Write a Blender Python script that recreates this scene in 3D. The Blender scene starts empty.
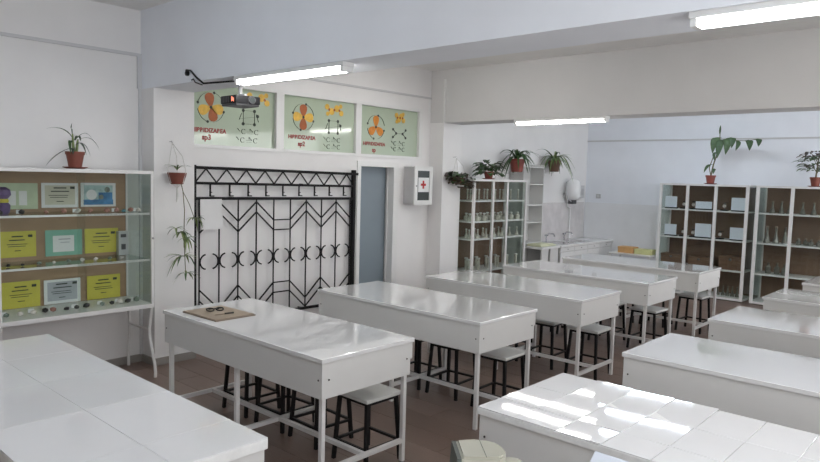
import bpy, bmesh, math, random
from mathutils import Vector, Matrix
random.seed(7)
S = bpy.context.scene
C = S.collection

# ------------------------------------------------------------------ camera
F_PX = 669.38
YAW, PIT, ROL = math.radians(42.193), math.radians(4.674), math.radians(1.541)
CAM = Vector((4.2756, -2.5854, 1.8141))
fw = Vector((-math.sin(YAW)*math.cos(PIT), math.cos(YAW)*math.cos(PIT), -math.sin(PIT)))
rt = fw.cross(Vector((0, 0, 1))).normalized(); up = rt.cross(fw)
r2 = math.cos(ROL)*rt + math.sin(ROL)*up; u2 = -math.sin(ROL)*rt + math.cos(ROL)*up
cd = bpy.data.cameras.new('camera'); cam = bpy.data.objects.new('camera', cd); C.objects.link(cam)
cd.sensor_width = 36; cd.lens = F_PX/820*36; cd.clip_start = .02
cam.matrix_world = Matrix(((r2.x, u2.x, -fw.x, CAM.x), (r2.y, u2.y, -fw.y, CAM.y), (r2.z, u2.z, -fw.z, CAM.z), (0, 0, 0, 1)))
S.camera = cam

# ------------------------------------------------------------------ world, exposure
w = bpy.data.worlds.new('world'); S.world = w; w.use_nodes = True
bg = w.node_tree.nodes['Background']; bg.inputs[0].default_value = (.97, .98, 1.0, 1); bg.inputs[1].default_value = 5.0
S.view_settings.view_transform = 'Standard'; S.view_settings.look = 'None'
S.view_settings.exposure = 0.0; S.view_settings.gamma = 1.0; S.view_settings.use_curve_mapping = False
TUBE_EMIT = 26.0
COOL_EMIT = 28.0
BACK_EMIT = 56.0
S.cycles.transparent_max_bounces = 32

# room dimensions
XL, XR, YB, YF, ZC = -1.77, 5.6, 8.97, -4.3, 3.25
BZ = 2.545                     # beam soffit
BEAMS = [(-3.74, -3.34), (.35, .75), (4.44, 4.84)]
WINR = [(-3.2, .15), (5.0, 8.8)]
WZA, WZB = .95, 2.85
for y0, y1 in WINR:            # daylight portals in the window openings (they emit nothing themselves)
    ld = bpy.data.lights.new('window_portal', 'AREA'); ld.shape = 'RECTANGLE'; ld.size = WZB-WZA; ld.size_y = y1-y0
    ld.cycles.is_portal = True
    lo = bpy.data.objects.new('window_portal', ld); C.objects.link(lo)
    lo.location = (XR+.02, (y0+y1)/2, (WZA+WZB)/2); lo.rotation_euler = (0, math.radians(90), 0)

# ------------------------------------------------------------------ materials
def mat(name, col, rough=.5, var=.0, scale=8., bump=0., metal=0., coat=0., spec=.5, stretch=None, bscale=None):
    m = bpy.data.materials.new(name); m.use_nodes = True; nt = m.node_tree; b = nt.nodes['Principled BSDF']
    b.inputs['Roughness'].default_value = rough; b.inputs['Metallic'].default_value = metal
    b.inputs['Coat Weight'].default_value = coat; b.inputs['Coat Roughness'].default_value = .045
    b.inputs['Specular IOR Level'].default_value = spec
    tc = nt.nodes.new('ShaderNodeTexCoord'); mp = nt.nodes.new('ShaderNodeMapping')
    nt.links.new(tc.outputs['Object'], mp.inputs[0])
    if stretch: mp.inputs['Scale'].default_value = stretch
    n = nt.nodes.new('ShaderNodeTexNoise'); n.inputs['Scale'].default_value = scale; n.inputs['Detail'].default_value = 5
    nt.links.new(mp.outputs[0], n.inputs[0])
    r = nt.nodes.new('ShaderNodeValToRGB')
    a = [max(0, c*(1-var)) for c in col]; z = [min(1, c*(1+var)) for c in col]
    r.color_ramp.elements[0].position = .3; r.color_ramp.elements[1].position = .7
    r.color_ramp.elements[0].color = (*a, 1); r.color_ramp.elements[1].color = (*z, 1)
    nt.links.new(n.outputs[0], r.inputs[0]); nt.links.new(r.outputs[0], b.inputs['Base Color'])
    if bump:
        bn = nt.nodes.new('ShaderNodeBump'); bn.inputs['Strength'].default_value = bump; bn.inputs['Distance'].default_value = .004
        n2 = nt.nodes.new('ShaderNodeTexNoise'); n2.inputs['Scale'].default_value = bscale or scale*4; n2.inputs['Detail'].default_value = 4
        nt.links.new(mp.outputs[0], n2.inputs[0]); nt.links.new(n2.outputs[0], bn.inputs['Height']); nt.links.new(bn.outputs[0], b.inputs['Normal'])
    return m
def mat_objrand(name, c0, c1, rough, grain):
    m = mat(name, c0, rough, .12, 6, .15, stretch=grain); nt = m.node_tree; b = nt.nodes['Principled BSDF']
    oi = nt.nodes.new('ShaderNodeObjectInfo'); mx = nt.nodes.new('ShaderNodeMix'); mx.data_type = 'RGBA'
    ramp = [n for n in nt.nodes if n.type == 'VALTORGB'][0]
    mul = nt.nodes.new('ShaderNodeMix'); mul.data_type = 'RGBA'; mul.inputs[0].default_value = .5
    mx.inputs[6].default_value = (*c0, 1); mx.inputs[7].default_value = (*c1, 1)
    nt.links.new(oi.outputs['Random'], mx.inputs[0]); nt.links.new(mx.outputs[2], mul.inputs[6]); nt.links.new(ramp.outputs[0], mul.inputs[7])
    nt.links.new(mul.outputs[2], b.inputs['Base Color'])
    return m
def emit(name, col, s):
    m = bpy.data.materials.new(name); m.use_nodes = True; nt = m.node_tree; nt.nodes.clear()
    e = nt.nodes.new('ShaderNodeEmission'); o = nt.nodes.new('ShaderNodeOutputMaterial')
    e.inputs[0].default_value = (*col, 1); e.inputs[1].default_value = s; nt.links.new(e.outputs[0], o.inputs[0]); return m
def glass(name, tint, gloss_rough=.02, ior=1.45):
    m = bpy.data.materials.new(name); m.use_nodes = True; nt = m.node_tree; nt.nodes.clear()
    t = nt.nodes.new('ShaderNodeBsdfTransparent'); t.inputs[0].default_value = (*tint, 1)
    g = nt.nodes.new('ShaderNodeBsdfGlossy'); g.inputs['Roughness'].default_value = gloss_rough
    fr = nt.nodes.new('ShaderNodeFresnel'); fr.inputs[0].default_value = ior
    mx = nt.nodes.new('ShaderNodeMixShader'); o = nt.nodes.new('ShaderNodeOutputMaterial')
    ge = nt.nodes.new('ShaderNodeNewGeometry'); inv = nt.nodes.new('ShaderNodeMath'); inv.operation = 'SUBTRACT'; inv.inputs[0].default_value = 1; nt.links.new(ge.outputs['Backfacing'], inv.inputs[1])
    ml = nt.nodes.new('ShaderNodeMath'); ml.operation = 'MULTIPLY'; nt.links.new(fr.outputs[0], ml.inputs[0]); nt.links.new(inv.outputs[0], ml.inputs[1])   # reflect on the entry face only, no false total reflection inside the pane
    nt.links.new(ml.outputs[0], mx.inputs[0]); nt.links.new(t.outputs[0], mx.inputs[1]); nt.links.new(g.outputs[0], mx.inputs[2]); nt.links.new(mx.outputs[0], o.inputs[0]); return m
M = {}
M['wall'] = mat('wall_paint', (.81, .80, .795), .65, .02, 3, .12, bscale=60)
M['coolcast_wall'] = mat('white_paint_cool_light_cast', (.85, .875, .925), .65, .02, 3, .1, bscale=60)  # cool light on the white beam and back wall, put into the colour
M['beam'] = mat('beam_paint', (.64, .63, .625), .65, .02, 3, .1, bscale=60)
M['rear'] = mat('rear_wall_cream_paint', (.70, .67, .63), .6, .02, 3, .08)
M['ceil'] = mat('ceiling_paint', (.82, .81, .80), .7, .02, 3, .1)
M['plank'] = mat_objrand('laminate_plank', (.155, .105, .085), (.235, .165, .135), .33, (1.2, 14, 1))
M['grout'] = mat('dark_joint', (.05, .036, .03), .6, .1)
M['lam'] = mat('white_laminate', (.80, .80, .80), .12, .015, 2, .03, coat=1.0, bscale=4)
M['tile'] = mat('glazed_white_tile', (.80, .80, .81), .03, .02, 3, .03, bscale=6)
M['tgrout'] = mat('pale_grout', (.80, .80, .79), .5, .05, 30)
M['board'] = mat('white_chipboard', (.67, .665, .65), .42, .02, 4, .03)
M['metal'] = mat('white_painted_steel', (.74, .73, .72), .38, .02, 9)
M['black'] = mat('black_painted_steel', (.009, .0085, .009), .45, .15, 12, spec=.25)
M['iron'] = mat('black_wrought_iron', (.010, .009, .010), .6, .2, 20, .2, spec=.2)
M['screw'] = mat('dark_screw', (.09, .085, .08), .4, .1, metal=.7)
M['seat'] = mat('pale_seat_board', (.62, .62, .60), .4, .05, 5)
M['glass'] = glass('clear_glass', (.95, .97, .96))
M['gshelf'] = glass('greenish_glass', (.86, .93, .90))
M['gside'] = glass('tinted_side_glass', (.86, .90, .88))
M['brown'] = mat('brown_backboard', (.36, .23, .14), .6, .1, 5, .05, stretch=(1, 1, 4))
M['dkbrown'] = mat('dark_brown_backboard', (.20, .125, .085), .6, .12, 5, .05)
M['winglass'] = mat('pale_green_painted_glass', (.45, .53, .41), .09, .03, 2, coat=.3)
M['pvc'] = mat('white_plastic_frame', (.78, .78, .77), .3, .01)
M['red'] = mat('dark_red_print', (.30, .03, .03), .5, .05)
M['orange'] = mat('orange_print', (.62, .22, .02), .5, .15, 20)
M['rust'] = mat('rust_brown_print', (.36, .09, .015), .5, .15, 20)
M['gold'] = mat('golden_print', (.72, .44, .06), .5, .15, 20)
M['ink'] = mat('black_print', (.03, .04, .03), .6, .1)
M['door'] = mat('blue_grey_door_leaf', (.205, .25, .285), .35, .04, 3)
M['grey'] = mat('grey_steel', (.48, .48, .49), .4, .02)
M['dglass'] = mat('dark_window_glass', (.07, .08, .08), .08, .1)
M['crossred'] = mat('red_cross_paint', (.55, .03, .03), .5, .05)
M['paper'] = mat('white_paper', (.78, .78, .78), .7, .02, 10)
M['yellow'] = mat('yellow_certificate_paper', (.60, .53, .08), .6, .05, 10)
M['teal'] = mat('teal_certificate_border', (.22, .46, .36), .6, .08, 10)
M['pgreen'] = mat('pale_green_paper', (.52, .60, .42), .6, .08, 12)
M['cream'] = mat('cream_paper', (.60, .58, .47), .6, .05, 10)
M['silver'] = mat('grey_blue_certificate', (.42, .43, .47), .5, .05, 10)
M['blue'] = mat('blue_print', (.05, .20, .42), .5, .4, 14)
M['aqua'] = mat('pale_aqua_print', (.40, .55, .55), .5, .25, 18)
M['purple'] = mat('violet_print', (.14, .09, .22), .5, .3, 20)
M['clay'] = mat('terracotta', (.20, .055, .035), .6, .1, 15, .1)
M['clayred'] = mat('red_plastic_pot', (.24, .055, .04), .45, .08, 12)
M['brownpot'] = mat('brown_plastic_pot', (.12, .06, .035), .5, .1, 12)
M['soil'] = mat('dark_soil', (.05, .035, .025), .9, .3, 40, .5)
def leafmat(n, c, v=.3): return mat(n, c, .42, v, 18)
M['leafd'] = leafmat('dark_green_leaf', (.035, .085, .025))
M['leafm'] = leafmat('mid_green_leaf', (.055, .115, .035))
M['leafl'] = leafmat('light_green_leaf', (.19, .25, .09))
M['leafg'] = leafmat('grey_green_leaf', (.045, .065, .045))
M['leafr'] = leafmat('purplish_leaf', (.07, .045, .035))
M['stem'] = mat('green_brown_stem', (.12, .11, .05), .6, .2, 20)
M['cord'] = mat('white_cotton_cord', (.70, .69, .66), .8, .05, 40)
M['skirt'] = mat('grey_skirting', (.30, .28, .26), .5, .08, 6)
M['duct'] = mat('pale_cable_duct', (.60, .60, .61), .5, .02)
M['proj'] = mat('black_plastic', (.012, .012, .014), .5, .1, 15, spec=.3)
M['projlow'] = mat('dark_grey_plastic', (.07, .07, .075), .5, .05)
M['led'] = emit('red_status_light', (1, .25, .15), 2.5)
M['tube'] = emit('fluorescent_tube_glow', (1.0, .985, .95), TUBE_EMIT)
M['fillmid'] = emit('added_white_fill_glow', (1.0, .98, .95), 54.0)  # glow of the fill lamps added in the middle bay
M['fillcool'] = emit('added_cool_fill_glow', (.74, .87, 1.0), COOL_EMIT)  # for the unseen fill lamps added over the front bay
M['fillback'] = emit('added_back_fill_glow', (.78, .89, 1.0), BACK_EMIT)  # for the unseen fill lamps added over the back bay
M['fixture'] = mat('white_enamel_fixture', (.78, .78, .77), .35, .01)
M['card'] = mat('brown_cardboard', (.31, .25, .19), .7, .08, 12, .1)
M['hard'] = mat('hardboard_back', (.20, .15, .11), .6, .1, 12)
M['walltile'] = mat('marbled_wall_tile', (.64, .61, .61), .25, .10, 6, stretch=(1, 1, 1))
M['dado'] = mat('white_wall_tile', (.84, .85, .87), .22, .02, 4)
M['enamel'] = mat('white_enamel', (.86, .86, .86), .15, .01)
M['chrome'] = mat('chrome', (.55, .55, .56), .2, .03, metal=1)
M['wood'] = mat('brown_wood_box', (.16, .09, .055), .5, .2, 6, .1, stretch=(1, 6, 6))
M['orangebox'] = mat('orange_card_box', (.58, .33, .13), .6, .06)
M['limebox'] = mat('yellow_green_card_box', (.58, .58, .28), .6, .06)
M['limecloth'] = mat('pale_yellow_cloth', (.62, .63, .45), .8, .1, 20)
M['beige'] = mat('aged_beige_plastic', (.40, .39, .32), .4, .03, 5)
M['greygreen'] = mat('grey_green_plastic', (.06, .07, .06), .45, .08, 6)
M['lid'] = mat('bluish_white_plastic', (.74, .78, .86), .35, .02)
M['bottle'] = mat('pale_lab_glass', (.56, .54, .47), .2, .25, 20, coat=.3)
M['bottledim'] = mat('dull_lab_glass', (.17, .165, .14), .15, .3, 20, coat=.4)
M['fill'] = mat('pale_reagent', (.62, .60, .52), .6, .2, 25)
M['fillb'] = mat('amber_reagent', (.26, .15, .08), .5, .25, 25)
M['stoned'] = mat('dark_mineral', (.035, .03, .032), .5, .5, 30, .6)
M['stonew'] = mat('white_mineral', (.68, .62, .58), .5, .25, 30, .6)
M['stonep'] = mat('pinkish_mineral', (.42, .20, .16), .55, .4, 30, .6)
M['stoneg'] = mat('grey_green_mineral', (.20, .24, .20), .5, .4, 30, .6)
M['stoneb'] = mat('blue_green_mineral', (.10, .25, .30), .5, .4, 30, .6)

# ------------------------------------------------------------------ mesh helpers
class MB:
    def __init__(s): s.bm = bmesh.new()
    def box(s, x0, x1, y0, y1, z0, z1, bev=0, rot=None, piv=None):
        r = bmesh.ops.create_cube(s.bm, size=1); vs = r['verts']
        for v in vs: v.co = Vector((x0+(v.co.x+.5)*(x1-x0), y0+(v.co.y+.5)*(y1-y0), z0+(v.co.z+.5)*(z1-z0)))
        if bev:
            es = list({e for v in vs for e in v.link_edges})
            g = bmesh.ops.bevel(s.bm, geom=es, offset=bev, segments=2, affect='EDGES', profile=.6)
            vs = list({v for f in g['faces'] for v in f.verts} | {v for v in vs if v.is_valid})
        if rot is not None:
            p = Vector(piv if piv else ((x0+x1)/2, (y0+y1)/2, (z0+z1)/2))
            for v in vs: v.co = rot @ (v.co-p) + p
        return s
    def bar(s, a, b, wx, wy=None):
        """square-section bar from a to b"""
        a, b = Vector(a), Vector(b); d = (b-a).normalized(); wy = wy or wx
        ref = Vector((0, 0, 1)) if abs(d.z) < .9 else Vector((0, 1, 0))
        u = d.cross(ref).normalized(); v = u.cross(d)
        vs = []
        for p in (a, b):
            for i, j in ((-1, -1), (1, -1), (1, 1), (-1, 1)): vs.append(s.bm.verts.new(p+u*i*wx/2+v*j*wy/2))
        for f in ((3, 2, 1, 0), (4, 5, 6, 7), (0, 1, 5, 4), (1, 2, 6, 5), (2, 3, 7, 6), (3, 0, 4, 7)): s.bm.faces.new([vs[i] for i in f])
        return s
    def tube(s, pts, r, n=8, cap=True):
        pts = [Vector(p) for p in pts]; rs = r if isinstance(r, (list, tuple)) else [r]*len(pts)
        rings = []; pu = None
        for i, p in enumerate(pts):
            d = (pts[min(i+1, len(pts)-1)]-pts[max(i-1, 0)]).normalized()
            if pu is None:
                ref = Vector((0, 0, 1)) if abs(d.z) < .9 else Vector((0, 1, 0)); pu = d.cross(ref).normalized()
            pu = (pu - d*pu.dot(d)).normalized(); v = d.cross(pu)
            rings.append([s.bm.verts.new(p+(pu*math.cos(2*math.pi*k/n)+v*math.sin(2*math.pi*k/n))*rs[i]) for k in range(n)])
        for a, b in zip(rings, rings[1:]):
            for k in range(n): s.bm.faces.new((a[k], a[(k+1) % n], b[(k+1) % n], b[k]))
        if cap: s.bm.faces.new(rings[0][::-1]); s.bm.faces.new(rings[-1])
        return s
    def lathe(s, prof, c=(0, 0, 0), n=16):
        c = Vector(c); rings = []
        for r, z in prof:
            rings.append([s.bm.verts.new(c+Vector((max(r, 1e-4)*math.cos(2*math.pi*k/n), max(r, 1e-4)*math.sin(2*math.pi*k/n), z))) for k in range(n)])
        for a, b in zip(rings, rings[1:]):
            for k in range(n): s.bm.faces.new((a[k], a[(k+1) % n], b[(k+1) % n], b[k]))
        s.bm.faces.new(rings[0][::-1]); s.bm.faces.new(rings[-1]); return s
    def prism(s, poly, axis, d0, d1):
        """poly of 2D points extruded along axis; axis 0: (y,z), 1: (x,z), 2: (x,y)"""
        def P(q, d): return Vector((d, q[0], q[1])) if axis == 0 else Vector((q[0], d, q[1])) if axis == 1 else Vector((q[0], q[1], d))
        a = [s.bm.verts.new(P(q, d0)) for q in poly]; b = [s.bm.verts.new(P(q, d1)) for q in poly]
        n = len(poly); s.bm.faces.new(a[::-1]); s.bm.faces.new(b)
        for i in range(n): s.bm.faces.new((a[i], a[(i+1) % n], b[(i+1) % n], b[i]))
        return s
    def stone(s, c, r, seed):
        rnd = random.Random(seed); k = bmesh.ops.create_icosphere(s.bm, subdivisions=1, radius=1)
        for v in k['verts']:
            f = .7+.5*rnd.random(); v.co = Vector(c)+Vector((v.co.x*r[0]*f, v.co.y*r[1]*f, max(-.8, v.co.z*f)*r[2]))
        return s
    def strip(s, p0, p1, p2, wid, n=7, fold=.25, side=None):
        """a leaf along a quadratic curve with a folded midrib"""
        p0, p1, p2 = Vector(p0), Vector(p1), Vector(p2); rows = []
        for i in range(n+1):
            t = i/n; p = p0*(1-t)**2+p1*2*t*(1-t)+p2*t*t; d = (p1-p0)*(1-t)+(p2-p1)*t
            if d.length < 1e-6: d = Vector((0, 0, 1))
            d.normalize(); sd = Vector(side) if side else d.cross(Vector((0, 0, 1)))
            if sd.length < 1e-3: sd = Vector((1, 0, 0))
            sd.normalize(); nn = sd.cross(d).normalized()
            w_ = wid*.5*max(.06, math.sin(math.pi*min(1, .12+.88*t))**.7 if t < .999 else .05)
            rows.append([s.bm.verts.new(p-sd*w_+nn*w_*fold), s.bm.verts.new(p), s.bm.verts.new(p+sd*w_+nn*w_*fold)])
        for a, b in zip(rows, rows[1:]):
            s.bm.faces.new((a[0], a[1], b[1], b[0])); s.bm.faces.new((a[1], a[2], b[2], b[1]))
        return s
    def build(s, name, m, parent=None, smooth=False, loc=None):
        bmesh.ops.recalc_face_normals(s.bm, faces=s.bm.faces)
        me = bpy.data.meshes.new(name); s.bm.to_mesh(me); s.bm.free(); me.materials.append(M[m] if isinstance(m, str) else m)
        if smooth:
            for p in me.polygons: p.use_smooth = True
            me.set_sharp_from_angle(angle=math.radians(38))
        return place(name, me, parent, loc)
def place(name, me, parent=None, loc=None):
    o = bpy.data.objects.new(name, me); C.objects.link(o)
    if parent: o.parent = parent
    if loc: o.location = loc
    return o
def tag(o, label=None, cat=None, group=None, kind=None):
    if label: o['label'] = label
    if cat: o['category'] = cat
    if group: o['group'] = group
    if kind: o['kind'] = kind
    return o
def thing(name, label, cat, loc=(0, 0, 0), rz=0, group=None):
    o = bpy.data.objects.new(name, None); o.empty_display_size = .1; C.objects.link(o); o.location = loc; o.rotation_euler = (0, 0, rz)
    return tag(o, label, cat, group)
def copy_tree(o, parent=None):
    c = o.copy(); C.objects.link(c); c.parent = parent
    for ch in list(o.children): copy_tree(ch, c)
    return c
def bx(*a, **k): return MB().box(*a, **k)
def text_mesh(body, size, extr=.0008):
    cu = bpy.data.curves.new('lettering', 'FONT'); cu.body = body; cu.size = size; cu.align_x = 'CENTER'; cu.align_y = 'CENTER'; cu.extrude = extr; cu.offset = .0022
    o = bpy.data.objects.new('lettering', cu); C.objects.link(o)
    dg = bpy.context.evaluated_depsgraph_get(); me = bpy.data.meshes.new_from_object(o.evaluated_get(dg))
    bpy.data.objects.remove(o); return me

# ------------------------------------------------------------------ the room shell
def struct(o, label=None): return tag(o, label, kind='structure')
# floor: base plus laid planks
fl = struct(bx(XL-.3, XR+.2, YF-.2, YB+.2, -.12, -.004).build('floor', 'grout'), 'brown laminate plank floor under the white lab tables')
PW, PLN = .235, 1.5; pm = {}
def plank_mesh(L):
    L = round(L, 3)
    if L not in pm:
        b = bx(-L/2+.001, L/2-.001, -PW/2+.001, PW/2-.001, -.010, 0, bev=.0015)
        bmesh.ops.recalc_face_normals(b.bm, faces=b.bm.faces); me = bpy.data.meshes.new('plank'); b.bm.to_mesh(me); b.bm.free(); me.materials.append(M['plank']); pm[L] = me
    return pm[L]
rest = MB(); row = 0; y = YB
while y > YF:
    off = (row*.52) % PLN; x = XL-off
    while x < XR:
        a, b = max(x, XL), min(x+PLN, XR); x += PLN
        if b-a < .02: continue
        if y-PW > -.95 and a < 4.2: place('plank', plank_mesh(b-a), fl, ((a+b)/2, y-PW/2, 0))
        else: rest.box(a+.001, b-.001, max(y-PW, YF)+.001, y-.001, -.010, 0)
    y -= PW; row += 1
tag(rest.build('plank_field', 'plank', fl), kind='stuff')
struct(bx(XL-.3, XR+.2, YF-.2, YB+.2, ZC, ZC+.15).build('ceiling', 'ceil'), 'white painted ceiling between the beams')
# left wall with door opening and fanlight opening
DY0, DY1, DZ = 3.13, 3.735, 1.93
WY0, WY1, WZ0, WZ1 = .80, 4.27, 2.04, 2.715
b = MB(); T = .22
b.box(XL-T, XL, YF, WY0, 0, ZC); b.box(XL-T, XL, WY0, DY0, 0, WZ0); b.box(XL-T, XL, DY0, DY1, DZ, WZ0); b.box(XL-T, XL, DY1, WY1, 0, WZ0)
b.box(XL-T, XL, WY0, WY1, WZ1, ZC); b.box(XL-T, XL, WY1, YB, 0, ZC); b.box(XL-T, XL-T+.02, WY0, WY1, WZ0, WZ1)
struct(b.build('wall_left', 'wall'), 'white painted wall behind the wrought iron grille')
struct(bx(XL-.3, XR+.2, YB, YB+.2, 0, ZC).build('wall_back', 'coolcast_wall'), 'white back wall behind the glass cabinets')
struct(bx(XL-.3, XR+.2, YF-.2, YF, 0, ZC).build('wall_front', 'rear'), 'cream wall behind the viewer')
b = MB(); ys = [YF]+[v for p in WINR for v in p]+[YB]
for i in range(0, len(ys), 2): b.box(XR, XR+.2, ys[i], ys[i+1], 0, ZC)
for y0, y1 in WINR: b.box(XR, XR+.2, y0, y1, 0, WZA); b.box(XR, XR+.2, y0, y1, WZB, ZC)
struct(b.build('wall_right', 'wall'), 'white wall with the big windows')
for i, (y0, y1) in enumerate(WINR):
    wn = struct(MB().box(XR+.06, XR+.12, y0, y1, WZA, WZA+.06).box(XR+.06, XR+.12, y0, y1, WZB-.06, WZB).build('window_%d' % (i+4), 'pvc'), 'wide white framed window in the right wall')
    n = 3
    for k in range(n+1):
        yy = y0+.03+(y1-y0-.06)*k/n; bx(XR+.06, XR+.12, yy-.03, yy+.03, WZA+.06, WZB-.06).build('mullion', 'pvc', wn)
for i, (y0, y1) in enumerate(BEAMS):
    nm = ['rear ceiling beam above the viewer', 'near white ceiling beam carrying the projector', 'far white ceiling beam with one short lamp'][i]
    struct(bx(XL, XR, y0, y1, BZ, ZC).build('ceiling_beam', 'coolcast_wall' if i == 1 else 'beam'), nm)
    for x0, x1, sd in ((XL, -1.53, 'left'), (XR-.24, XR, 'right')):
        struct(bx(x0, x1, y0, y1, 0, BZ).build('pillar', 'wall'), ['rear', 'near', 'far'][i]+' square wall pillar on the '+sd+' under a beam')
# skirting and cable ducts
b = MB()
for y0, y1 in ((YF, .35), (.75, DY0-.05), (DY1+.08, 4.44), (4.84, YB)): b.box(XL, XL+.014, y0, y1, 0, .07)
for y0, y1 in BEAMS[1:]: b.box(-1.53, -1.516, y0-.014, y1+.014, 0, .07); b.box(XL, -1.53, y0-.014, y0, 0, .07)
struct(b.build('baseboard_left', 'skirt'), 'grey brown skirting along the left wall')
struct(bx(XL, XR, YB-.014, YB, 0, .07).build('baseboard_back', 'skirt'), 'grey brown skirting along the back wall')
struct(MB().box(XL, XL+.02, YF, .35, 2.835, 2.862).box(XL, XL+.02, .31, .35, BZ, 2.835).build('trim_1', 'duct'), 'pale cable duct high on the left wall')
struct(bx(XL, XL+.018, .75, 4.44, 2.868, 2.89).build('trim_2', 'duct'), 'thin ledge above the fanlight windows')
struct(bx(XL, XR, YB-.02, YB, 2.54, 2.565).build('trim_3', 'duct'), 'cable duct across the back wall')
struct(bx(XL+.0, XL+.016, .322, .35, 0.07, BZ).build('trim_4', 'duct'), 'thin duct down the wall corner')
struct(bx(-1.53, -1.51, 4.42, 4.44, BZ, 3.12).build('trim_5', 'pvc'), 'thin white conduit on the far beam')

# ------------------------------------------------------------------ fanlight windows with chemistry charts
panes = [(.83, 1.864), (1.966, 3.044), (3.136, 4.205)]; PZ0, PZ1 = 2.075, 2.675; PX = XL-.03
def disc(b, cy, cz, r, x0, x1, n=14, ry=None): b.prism([(cy+(ry or r)*math.cos(2*math.pi*k/n), cz+r*math.sin(2*math.pi*k/n)) for k in range(n)], 0, x0, x1)
def petal(b, cy, cz, a, L, W, x0, x1):
    pts = []
    for k in range(14):
        t = 2*math.pi*k/14; rr = (1+math.cos(t))/2*L; ss = math.sin(t)*W*(.35+.65*(1+math.cos(t))/2)
        pts.append((cy+rr*math.cos(a)-ss*math.sin(a), cz+rr*math.sin(a)+ss*math.cos(a)))
    b.prism(pts, 0, x0, x1)
def seg(b, p, q, wd, x): b.bar((x, *p), (x, *q), wd, .002)
def arc(b, cy, cz, r, a0, a1, wd, x, n=10):
    P = [(cy+r*math.cos(math.radians(a0+(a1-a0)*k/n)), cz+r*math.sin(math.radians(a0+(a1-a0)*k/n))) for k in range(n+1)]
    for p, q in zip(P, P[1:]): seg(b, p, q, wd, x)
charts = [dict(f=(1.088, 2.452), t=(1.068, 2.218), s=(1.039, 2.148), sp='sp3', mol=[(1.655, 2.585), (1.537, 2.385), (1.552, 2.235), (1.54, 2.146)], pet=[(100, 'rust'), (285, 'rust'), (200, 'gold'), (350, 'gold')], lab='green fanlight pane with a four lobed orbital chart, nearest the projector'),
          dict(f=(2.263, 2.45), t=(2.247, 2.22), s=(2.24, 2.146), sp='sp2', mol=[(2.725, 2.57), (2.714, 2.371), (2.718, 2.218), (2.72, 2.136)], pet=[(90, 'rust'), (270, 'rust'), (180, 'gold'), (0, 'gold')], lab='middle green fanlight pane with an orbital chart and a lamp reflection'),
          dict(f=(3.423, 2.421), t=(3.398, 2.207), s=(3.394, 2.132), sp='sp', mol=[(3.863, 2.57), (3.857, 2.366), (3.857, 2.235), (3.857, 2.16)], pet=[(90, 'orange'), (215, 'orange'), (325, 'orange')], lab='green fanlight pane with a three lobed orbital chart, above the doorway')]
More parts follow.
